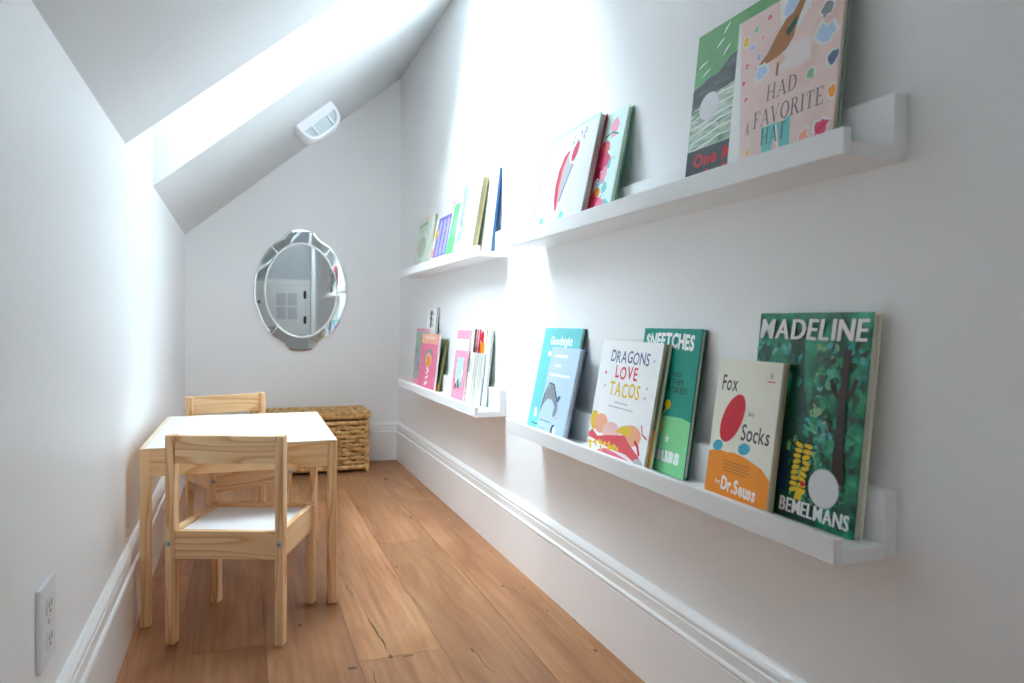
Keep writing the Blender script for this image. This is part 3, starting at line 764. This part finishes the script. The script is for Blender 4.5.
# ------------------------------------------------------------------ books, far upper ledge
def art_pale(C):
    C.rect(.0, .93, .9, 1, paint('ink_pale_rose', (236, 220, 216))); C.ell(.45, .45, .28, .20, PALEC); C.ell(.20, .10, .12, .08, peach); C.stroke([(.1, .85), (.7, .88)], .05, spring)
book('picture_book', ZU, 3.337, 3.078, 1.262, -.055, -.022, .017, PALEG, 'pale sage green book, farthest on the upper corner ledge', 'book', None, True, PALEG, olive, art_pale)
def art_violet(C):
    C.rect(0, 0, 1, .12, paleblue); C.rect(.16, .17, .92, .99, purple)
    for i in range(5):
        for j in range(3): C.blob(.34 + .22 * j, .28 + .14 * i, .075, lav, 5 + i * 3 + j)
    C.ell(.16, .68, .10, .10, gold); C.ell(.08, .28, .07, .12, peach)
book('picture_book', ZU, 2.985, 2.720, 1.218, -.068, -.030, .011, teal, 'purple patterned book with a yellow dot, upper corner ledge', 'book', None, True, cream, teal, art_violet)
book('storybook', ZU, 2.718, 2.592, 1.243, -.076, -.026, .010, vgreen, 'bright green book beside the purple one, upper corner ledge', 'book', None, True, vgreen, vgreen, lambda C: C.ell(.5, .6, .3, .2, paint('ink_fresh_green', (120, 222, 140))))
def art_pinkline(C):
    C.stroke([(.05, .90), (.95, .93)], .05, pink); C.stroke([(.10, .84), (.80, .86)], .03, paleblue)
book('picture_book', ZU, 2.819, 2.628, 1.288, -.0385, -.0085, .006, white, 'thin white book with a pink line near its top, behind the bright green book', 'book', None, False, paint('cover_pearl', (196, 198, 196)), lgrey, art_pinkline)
def art_greyblue(C):
    g = paint('ink_grey_blue', (132, 152, 164))
    C.poly([(.06, .985), (.30, .995), (.34, .75), (.30, .50), (.46, .42), (.44, .22), (.30, .05), (.10, .20), (.14, .5), (.12, .8)], g)
    C.dabs(12, .1, .1, .5, .45, .06, [lgrey, paleblue, white], 6, 1.0); C.ell(.80, .90, .05, .03, pink, 0, 10); C.ell(.76, .72, .03, .03, pink, 0, 10)
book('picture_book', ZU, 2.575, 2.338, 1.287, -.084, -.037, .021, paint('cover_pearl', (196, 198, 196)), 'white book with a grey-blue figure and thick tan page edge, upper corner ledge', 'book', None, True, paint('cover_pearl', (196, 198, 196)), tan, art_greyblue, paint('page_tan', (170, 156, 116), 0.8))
def art_last(C):
    C.ell(.70, .55, .20, .25, PALEC); C.dabs(10, .5, .1, .95, .5, .07, [PALEG, PALEC], 6, 1.0); C.stroke([(.62, .96), (.9, .88)], .05, spring)
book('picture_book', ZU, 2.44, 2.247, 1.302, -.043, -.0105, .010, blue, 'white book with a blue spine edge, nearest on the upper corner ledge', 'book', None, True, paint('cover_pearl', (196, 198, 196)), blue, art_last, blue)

# ------------------------------------------------------------------ books, far lower ledge
def art_greyrose(C):
    C.rect(.02, .10, .98, .95, paint('ink_grey_green', (160, 178, 174))); C.dabs(12, .1, .15, .6, .9, .07, [lgrey, mgrey, spring], 3); C.rect(0, .95, 1, 1, pink)
book('picture_book', ZL, 3.358, 3.10, .742, -.049, -.029, .008, pink, 'grey-green book with a pink top edge, farthest on the lower corner ledge', 'book', None, False, pink, lgrey, art_greyrose)
def art_glyphs(C):
    for k, v in enumerate((.93, .86, .79)):
        C.blob(.42, v, .10, slate, k + 1, .8); C.blob(.60, v - .01, .05, mgrey, k + 11, 1.0)
    C.ell(.45, .70, .05, .03, black, 0, 10); C.rect(.94, 0, 1, 1, black)
book('picture_book', ZL, 3.228, 3.044, .838, -.038, -.0075, .006, white, 'tall white book with dark marks, standing behind the pink book in the far corner', 'book', None, False, white, black, art_glyphs)
def art_rose(C):
    C.rect(0, .82, 1, 1, peach); C.ell(.5, .93, .35, .035, paint('ink_pale_peach', (248, 206, 190)))
    C.ell(.52, .57, .27, .15, mgrey, .2); C.ell(.54, .53, .20, .13, peach); C.ell(.55, .50, .13, .09, orange)
    C.stroke([(.50, .38), (.62, .34), (.48, .29), (.62, .24), (.46, .19), (.60, .13), (.42, .08)], .06, white)
    C.ell(.20, .10, .16, .06, rosy)
book('picture_book', ZL, 3.174, 2.887, .720, -.071, -.045, .012, rosy, 'bright pink book with an orange and grey oval, lower corner ledge', 'book', None, True, rosy, lgrey, art_rose)
book('picture_book', ZL, 3.030, 2.885, .700, -.050, -.0085, .006, olive, 'olive book mostly hidden behind the bright pink one with the oval', 'book', None, True, olive, olive, lambda C: C.rect(0, 0, 1, .16, orange))
def art_pinkwindow(C):
    C.rect(.0, .72, 1, .88, paint('ink_pale_pink', (250, 214, 222))); C.rect(.22, .22, .72, .62, mint)
    C.dabs(12, .25, .24, .7, .6, .06, [aqua, white, ltmint], 2); C.dabs(9, .10, .20, .55, .30, .06, [crimson, dgrey, hotpink], 3); C.ell(.5, .10, .25, .03, pink)
book('picture_book', ZL, 2.553, 2.397, .743, -.091, -.0615, .006, pink, 'light pink book with a mint picture panel, leaning on the thin white booklets', 'book', None, False, pink, crimson, art_pinkwindow)
def art_lines(C):
    for k in range(9): C.stroke([(.50, .90 - .032 * k), (.95, .895 - .032 * k)], .02, mgrey)
    C.stroke([(.6, .40), (.72, .34), (.62, .26), (.76, .20)], .03, salmon); C.rect(.55, .08, .75, .10, mgrey)
gs = 'thin pale booklets stacked on the lower corner ledge'
book('booklet', ZL, 2.52, 2.351, .664, -.0835, -.0600, .0055, white, 'thin white booklet with grey text lines, front of the booklet stack', 'booklet', gs, False, white, lgrey, art_lines)
sub = [('thin booklet with grey edge, second from the front of the booklet stack', dgrey, .0085, 2.349), ('thin booklet with pink-grey edge, middle of the booklet stack', mgrey, .0075, 2.346),
       ('thin booklet with white edge, second from the back of the booklet stack', white, .0085, 2.343), ('thin booklet with silver edge, at the wall side of the booklet stack', mgrey, .0085, 2.340)]
off = .0060
for k, (lb, cm, t, yr) in enumerate(sub):
    book('booklet', ZL, 2.52, yr, .664 - .001 * k, -.0835 + off, -.0600 + off, t, cm, lb, 'booklet', gs, False, white, cm, None, [PAGES, paint('page_white', (232, 232, 232), .8), PAGES, paint('page_cool', (206, 208, 212), .8)][k])
    off += t + .0005
def art_redorange(C):
    C.rect(0, 0, 1, 1, white); C.rect(.0, .55, .18, 1, black); C.rect(.22, .55, .34, 1, red); C.rect(.40, .55, .55, 1, crimson)
    C.ell(.74, .72, .20, .15, orange); C.ell(.68, .90, .14, .08, red)
book('storybook', ZL, 2.50, 2.362, .747, -.036, -.0100, .004, red, 'red, orange and black patterned book rising behind the booklet stack', 'book', None, False, white, red, art_redorange)
book('storybook', ZL, 2.356, 2.302, .745, -.038, -.009, .005, lgrey, 'narrow white book with a grey-green edge, beside the red and orange patterned book', 'book', None, False, white, board_sage, lambda C: C.rect(.80, 0, 1, 1, board_sage))

# ------------------------------------------------------------------ child's table
TX, TY, TR_ = -0.825, 1.9435, math.radians(-0.7)
tb = empty('activity_table', (TX, TY, 0), (0, 0, TR_)); tag(tb, "low pine children's table with white top, against the left wall", 'table')
tw, tl, lh = 0.24, 0.63, 0.024
for sx in (-1, 1):
    for (a, b_) in ((0, .034), (tl - .034, tl)):
        x0, x1 = (sx * tw, sx * (tw - .024))
        MB().box(min(x0, x1), max(x0, x1), a, b_, 0, .446, 0, .003).build('leg', PZ, tb)
MB().box(-tw + .024, tw - .024, .002, .020, .378, .446, 0, .0015).build('apron', PX, tb)
MB().box(-tw + .024, tw - .024, tl - .020, tl - .002, .378, .446, 0, .0015).build('apron', PX, tb)
MB().box(-tw + .002, -tw + .020, .034, tl - .034, .378, .446, 0, .0015).build('apron', PY, tb)
MB().box(tw - .020, tw - .002, .034, tl - .034, .378, .446, 0, .0015).build('apron', PY, tb)
mb = MB()
mb.box(-tw, -tw + .012, 0, tl, .4462, .4500, 0, .0008, 1); mb.box(tw - .012, tw, 0, tl, .4462, .4500, 0, .0008, 1)
mb.box(-tw + .012, tw - .012, 0, .004, .4462, .4500, 0, .0008, 1); mb.box(-tw + .012, tw - .012, tl - .012, tl, .4462, .4500, 0, .0008, 1)
mb.build('edge_strip', paint('edge_strip_pale_pine', (232, 212, 182), .45, .06, 40), tb)
MB().box(-tw + .0125, tw - .0125, 0.0045, tl - .0125, .436, .4497, 0, .0004, 1).build('tabletop', LAM, tb)

# ------------------------------------------------------------------ child's chairs
def chair(loc, rot, label):
    e = empty('childs_chair', loc, (0, 0, rot)); tag(e, label, 'chair', "pine children's chairs at the low table")
    hw, dp, pw, pd = 0.14, 0.28, 0.021, 0.030      # half width, depth, post width and depth; back at y = 0, seat runs to +y
    for sx in (-1, 1):
        a, b_ = sorted((sx * hw, sx * (hw - pw)))
        p_ = MB().box(a, b_, 0, pd, 0, .50, 0, .003).build('back_post', PZ, e)
        l_ = MB().box(a, b_, dp - pd, dp, 0, .275, 0, .003).build('leg', PZ, e)
        xm = (a + b_) / 2
        for (pp, yy, ax) in ((p_, -.0005, -1), (l_, dp + .0005, 1)):
            mb = MB(); mb.cyl((xm, yy, .243), (0, ax, 0), .0076, .0030, 18, 0, .0009)
            mb.cyl((xm, yy + ax * .0015, .243), (0, ax, 0), .0026, .0008, 6, 1)
            mb.build('bolt', [STEEL, SLOT], pp)
        s0, s1 = sorted((sx * (hw - .003), sx * (hw - .018)))
        MB().box(s0, s1, pd, dp - pd, .206, .273, 0, .0015).build('seat_rail', PY, e)
    MB().box(-hw + pw, hw - pw, .004, .020, .206, .273, 0, .0015).build('seat_rail', PX, e)
    MB().box(-hw + pw, hw - pw, dp - .020, dp - .004, .206, .273, 0, .0015).build('seat_rail', PX, e)
    MB().box(-hw + .018, hw - .018, .020, dp - .020, .254, .263, 0, .0008, 1).build('seat', LAM, e)
    MB().box(-hw + pw, hw - pw, .005, .021, .433, .4985, 0, .002).build('backrest', PX, e)
    return e
near = chair((-0.8669, 1.7715, 0), math.radians(-21.2), 'pine chair at the near end of the low table, seen from behind')
far = copy_tree(near)
far.location = (-0.8845, 2.783, 0); far.rotation_euler = (0, 0, math.radians(19.3 + 180))
tag(far, 'pine chair at the far end of the low table, mostly hidden behind it', 'chair')

# ------------------------------------------------------------------ seagrass basket chest
def basket():
    e = empty('wicker_chest', (-0.495, 3.745, 0)); tag(e, 'woven seagrass chest with flat lid, on the floor at the back wall', 'basket')
    hx, hy, hb = 0.272, 0.118, 0.262
    rnd = random.Random(5)
    def wave(mb, fn, length, z, par, axis_out, r=.0125, pitch=.052):
        n = int(length / .0085); pts, ru, rv = [], [], []
        for i in range(n + 1):
            s = -length / 2 + length * i / n
            ph = PI * (s + length / 2) / pitch + par * PI
            o = .0075 * math.sin(ph)
            pts.append(fn(s, o, z + .0022 * math.sin(ph * 1.0 + 1.3) + rnd.uniform(-.0008, .0008)))
            k = .72 + .28 * abs(math.sin(ph))
            ru.append(.0075 * k); rv.append(r * k)
        mb.tube(pts, ru, rv, Vector((0, 0, 1)), 8, 0)
    body = MB()
    body.box(-hx + .014, hx - .014, -hy + .014, hy - .014, .012, hb - .02, 1)
    rows = 9
    for i in range(rows):
        z = .050 + i * .0222
        wave(body, lambda s, o, zz: Vector((s, -hy - o + .004, zz)), 2 * hx - .02, z, i % 2, 0)
        wave(body, lambda s, o, zz: Vector((hx + o - .004, s, zz)), 2 * hy - .02, z, i % 2, 0)
        wave(body, lambda s, o, zz: Vector((-hx - o + .004, s, zz)), 2 * hy - .02, z, i % 2, 0)
        wave(body, lambda s, o, zz: Vector((s, hy + o - .004, zz)), 2 * hx - .02, z, i % 2, 0)
    def coil(mb, p, q, r, up=Vector((0, 0, 1)), pitch=.011, rv=None):
        p, q = Vector(p), Vector(q); L_ = (q - p).length; n = max(8, int(L_ / .0022)); pts, rr, r2 = [], [], []
        for i in range(n + 1):
            t = i / n; k = .86 + .14 * abs(math.sin(PI * t * L_ / pitch)) + rnd.uniform(-.02, .02)
            pts.append(p.lerp(q, t)); rr.append(r * k); r2.append((rv or r) * k)
        mb.tube(pts, rr, r2, up, 10, 0)
    for z in (.026, hb - .008):
        coil(body, (-hx, -hy, z), (hx, -hy, z), .012, rv=.013); coil(body, (hx, -hy, z), (hx, hy, z), .012, rv=.013)
        coil(body, (-hx, -hy, z), (-hx, hy, z), .012, rv=.013); coil(body, (-hx, hy, z), (hx, hy, z), .012, rv=.013)
    for sx in (-1, 1):
        for sy in (-1, 1): coil(body, (sx * hx, sy * hy, .001), (sx * hx, sy * hy, hb + .002), .013, Vector((1, 0, 0)))
    body.build('body', [WICK, WICKD], e)
    lid = MB()
    zt = hb + .031
    lid.box(-hx + .004, hx - .004, -hy + .004, hy - .004, zt - .016, zt + .004, 1)
    for k in (0, 1):
        z = zt - .006 + .016 * k; r = .0135
        ex = .006
        coil(lid, (-hx - ex, -hy - ex + .003 * k, z), (hx + ex, -hy - ex + .003 * k, z), r); coil(lid, (hx + ex, -hy - ex, z), (hx + ex, hy + ex, z), r)
        coil(lid, (-hx - ex, -hy - ex, z), (-hx - ex, hy + ex, z), r); coil(lid, (-hx - ex, hy + ex, z), (hx + ex, hy + ex, z), r)
    ny = 10
    for i in range(ny):
        y = -hy + .012 + (2 * hy - .024) * i / (ny - 1)
        n = int(2 * hx / .0085); pts, ru, rv = [], [], []
        for j in range(n + 1):
            s = -hx + .006 + (2 * hx - .012) * j / n; ph = PI * (s + hx) / .045 + (i % 2) * PI
            pts.append(Vector((s, y, zt + .008 + .006 * math.sin(ph)))); k = .75 + .25 * abs(math.sin(ph)); ru.append(.0125 * k); rv.append(.007 * k)
        lid.tube(pts, ru, rv, Vector((0, 0, 1)), 8, 0)
    lid.build('lid', [WICK, WICKD], e)
basket()

# ------------------------------------------------------------------ wall mirror
def mirror():
    cx, cz = -0.529, 0.936
    e = empty('wall_mirror', (cx, B - 0.0005, cz)); tag(e, 'oval wall mirror with a scalloped glass border above the woven chest', 'mirror')
    N = 160
    def outer(a):
        c, s = math.cos(a), math.sin(a)
        x, z = .237 * c, .300 * s
        d = abs(math.degrees(math.atan2(x, abs(z))))       # angle from the vertical
        def sm(t): t = min(max(t, 0), 1); return t * t * (3 - 2 * t)
        r = math.hypot(x, z)
        r += .023 * sm((18.5 - d) / 9.0)                  # crest and foot
        r -= .003 * math.exp(-((d - 21) / 4.0) ** 2)
        r += .0018 * math.cos(math.radians(d) * 9) * (1 if d > 22 else 0)
        L_ = math.hypot(c * .237, s * .300)
        return x / L_ * r, z / L_ * r
    def inner(a, k=1.0): return .186 * k * math.cos(a), .252 * k * math.sin(a)
    bk = MB()
    bk.prism([tuple(q * .985 for q in outer(2 * PI * k / N)) for k in range(N)], lambda p, q, s: Vector((p, -s, q)), 0.0, .004, 0)
    bk.build('backing', ETCHD, e)
    ct = MB()
    ring = [ct.bm.verts.new((inner(2 * PI * k / N)[0], -.0100, inner(2 * PI * k / N)[1])) for k in range(N)]
    ct.bm.faces.new(ring)
    rb = [ct.bm.verts.new((inner(2 * PI * k / N)[0], -.0040, inner(2 * PI * k / N)[1])) for k in range(N)]
    for k in range(N): ct.bm.faces.new((ring[k], ring[(k + 1) % N], rb[(k + 1) % N], rb[k]))
    ct.build('centre_glass', MIRR, e)
    # border in four bevelled lengths, cut at the diagonals
    cuts = [math.radians(x) for x in (50, 130, 230, 310, 410)]
    for q in range(4):
        bd = MB(); m = 40; a0, a1 = cuts[q] + .008, cuts[q + 1] - .008
        rows = []
        for k in range(m + 1):
            a = a0 + (a1 - a0) * k / m; (xi, zi), (xo, zo) = inner(a, 1.012), outer(a)
            xm, zm = xo + (xi - xo) * .14, zo + (zi - zo) * .14
            rows.append([bd.bm.verts.new(p) for p in ((xi, -.0094, zi), (xm, -.0087, zm), (xo, -.0078, zo), (xo, -.0035, zo))])
        for k in range(m):
            for j in range(3): bd.bm.faces.new((rows[k][j], rows[k][j + 1], rows[k + 1][j + 1], rows[k + 1][j]))
        bd.build('border_glass', MIRB, e)
    gr = MB(); rings = []
    for k in range(N + 1):
        a = 2 * PI * k / N; prof = ((.962, .0098), (.968, .0112), (.982, .0120), (.996, .0120), (1.008, .0112), (1.014, .0092))
        rings.append([gr.bm.verts.new((inner(a, q)[0], -dpt, inner(a, q)[1])) for q, dpt in prof])
    for k in range(N):
        for j in range(5):
            f = gr.bm.faces.new((rings[k][j], rings[k][j + 1], rings[k + 1][j + 1], rings[k + 1][j])); f.smooth = True
    for c in cuts[:4]:
        (xi, zi), (xo, zo) = inner(c, 1.0), outer(c)
        d = Vector((xo - xi, zo - zi)).normalized(); nn = Vector((-d.y, d.x)) * .0052
        gr.poly([(xi + nn.x, -.0102, zi + nn.y), (xo + nn.x, -.0060, zo + nn.y), (xo - nn.x, -.0060, zo - nn.y), (xi - nn.x, -.0102, zi - nn.y)])
    gr.build('etched_groove', ETCH, e)
mirror()

# ------------------------------------------------------------------ half-round fixture on the slope
def fixture():
    u = Vector((math.cos(th), 0, math.sin(th))); nrm = Vector((math.sin(th), 0, -math.cos(th)))   # along the slope, into the room
    xc = -0.535; base = Vector((xc, 3.18, zc(xc)))
    e = empty('ceiling_light', base); tag(e, 'white half-round fixture with slotted face on the sloped ceiling', 'ceiling light')
    Wd, Hd = .099, .100
    def outline(k, ox=0.0):
        pts = []
        a, h = Wd * k, Hd * k
        n = 28
        for i in range(n + 1):
            t = PI * i / n
            x = -a * math.copysign(abs(math.cos(t)) ** .55, math.cos(t)); y = h * abs(math.sin(t)) ** .62
            pts.append((x, y))
        return pts
    def at(p, q, s): return u * p + nrm * q + Vector((0, s, 0))
    hs = MB(); lo = outline(1.0); n = len(lo)
    steps = [(.0, .94, .0), (.0, 1.0, .006), (.0, 1.0, .11), (.0, .97, .13), (.0, .88, .145)]
    rings = [[hs.bm.verts.new(at(p * k, q * k, s)) for p, q in lo] for (_, k, s) in steps]
    for i in range(len(rings) - 1):
        for k in range(n - 1):
            f = hs.bm.faces.new((rings[i][k], rings[i][k + 1], rings[i + 1][k + 1], rings[i + 1][k])); f.smooth = True
    hs.bm.faces.new(rings[-1])
    # face: rim and solid upper half, recessed lower half
    inn = [(p * .86, max(q * .88, .036)) for p, q in lo]
    f0 = [hs.bm.verts.new(at(p, q, .0)) for p, q in inn]
    for k in range(n - 1):
        hs.bm.faces.new((rings[0][k], rings[0][k + 1], f0[k + 1], f0[k]))
    hs.bm.faces.new((rings[0][0], f0[0], f0[-1], rings[0][-1]))
    f1 = [hs.bm.verts.new(at(p, q, .018)) for p, q in inn]
    for k in range(n): hs.bm.faces.new((f0[k], f0[(k + 1) % n], f1[(k + 1) % n], f1[k]))
    hs.build('housing', PLAST, e)
    ln = MB(); ln.bm.faces.new([ln.bm.verts.new(at(p, q, .0165)) for p, q in inn])
    lens = ln.build('lens', paint('lens_grey_green', (206, 216, 216), .25, .03), e)
    for px in (-.038, .045):
        sl_ = MB(); q0 = .038; q1 = .083
        c = [(px - .004, q0), (px + .004, q0), (px + .004, q1), (px - .004, q1)]
        sl_.prism(c, at, .004, .0160, 0)
        sl_.build('divider', PLAST, e)
fixture()

# ------------------------------------------------------------------ wall outlet
def outlet():
    yc, zc_ = 1.174, 0.333
    e = empty('wall_outlet', (-W, yc, zc_)); tag(e, 'white double outlet plate low on the left wall', 'outlet')
    MB().box(0.0, .0065, -.0435, .0435, -.060, .060, 0, .0028).build('cover_plate', PLAST, e)
    for s in (-1, 1):
        mb = MB(); z = s * .024
        pts = [(.0165 * math.cos(a), min(max(.0175 * math.sin(a), -.0135), .0135)) for a in [2 * PI * k / 32 for k in range(32)]]
        mb.prism(pts, lambda p, q, t: Vector((t, p, q + z)), .0060, .0088, 0)
        for dy, hh in ((-.0063, .004), (.0063, .0046)): mb.box(.0086, .0091, dy - .0011, dy + .0011, z + .002 - hh, z + .002 + hh, 1)
        mb.cyl((.0086, 0, z - .0085), (1, 0, 0), .0023, .001, 12, 1)
        mb.build('socket', [PLAST, SLOT], e)
    mb = MB(); mb.cyl((.0068, 0, 0), (1, 0, 0), .0036, .0016, 16, 0, .0005); mb.build('screw', STEEL, e)
outlet()

# ------------------------------------------------------------------ light: daylight through the skylight and the added fill skylight
wd = bpy.data.worlds.new('sky'); SC.world = wd; wd.use_nodes = True
nt = wd.node_tree; bg = nt.nodes['Background']
tc = nt.nodes.new('ShaderNodeTexCoord'); sep = nt.nodes.new('ShaderNodeSeparateXYZ')
nt.links.new(tc.outputs['Generated'], sep.inputs[0])
rp = nt.nodes.new('ShaderNodeValToRGB')
rp.color_ramp.elements[0].position = 0.0; rp.color_ramp.elements[0].color = (0.352, 0.413, 0.465, 1)
rp.color_ramp.elements[1].position = 1.0; rp.color_ramp.elements[1].color = (0.765, 0.90, 1.015, 1)
nt.links.new(sep.outputs['Z'], rp.inputs['Fac']); nt.links.new(rp.outputs['Color'], bg.inputs['Color'])
bg.inputs['Strength'].default_value = 12.0

# ------------------------------------------------------------------ camera
cam = bpy.data.cameras.new('camera'); co = bpy.data.objects.new('camera', cam); COL.objects.link(co)
yaw, pit, rol = math.radians(-21.1303), math.radians(-1.4456), math.radians(0.5414)
fw = Vector((-math.sin(yaw) * math.cos(pit), math.cos(yaw) * math.cos(pit), math.sin(pit)))
rt = Vector((math.cos(yaw), math.sin(yaw), 0)); up = rt.cross(fw)
r2 = rt * math.cos(rol) + up * math.sin(rol); u2 = -rt * math.sin(rol) + up * math.cos(rol)
co.matrix_world = Matrix((( r2.x, u2.x, -fw.x, -0.8282), (r2.y, u2.y, -fw.y, 0), (r2.z, u2.z, -fw.z, 0.7692), (0, 0, 0, 1)))
cam.sensor_width = 36; cam.lens = 700.205 / 1024 * 36; cam.clip_start = 0.02
cam.dof.use_dof = True; cam.dof.focus_distance = 1.75; cam.dof.aperture_fstop = 5.0
SC.camera = co

SC.cycles.max_bounces = 16; SC.cycles.diffuse_bounces = 10; SC.cycles.glossy_bounces = 6; SC.cycles.transparent_max_bounces = 12
SC.cycles.caustics_reflective = False; SC.cycles.caustics_refractive = False; SC.cycles.sample_clamp_indirect = 8.0
vs = SC.view_settings
SC.display_settings.display_device = 'sRGB'
vs.view_transform = 'Standard'; vs.look = 'None'; vs.gamma = 1.0; vs.use_curve_mapping = False; vs.exposure = 1.6
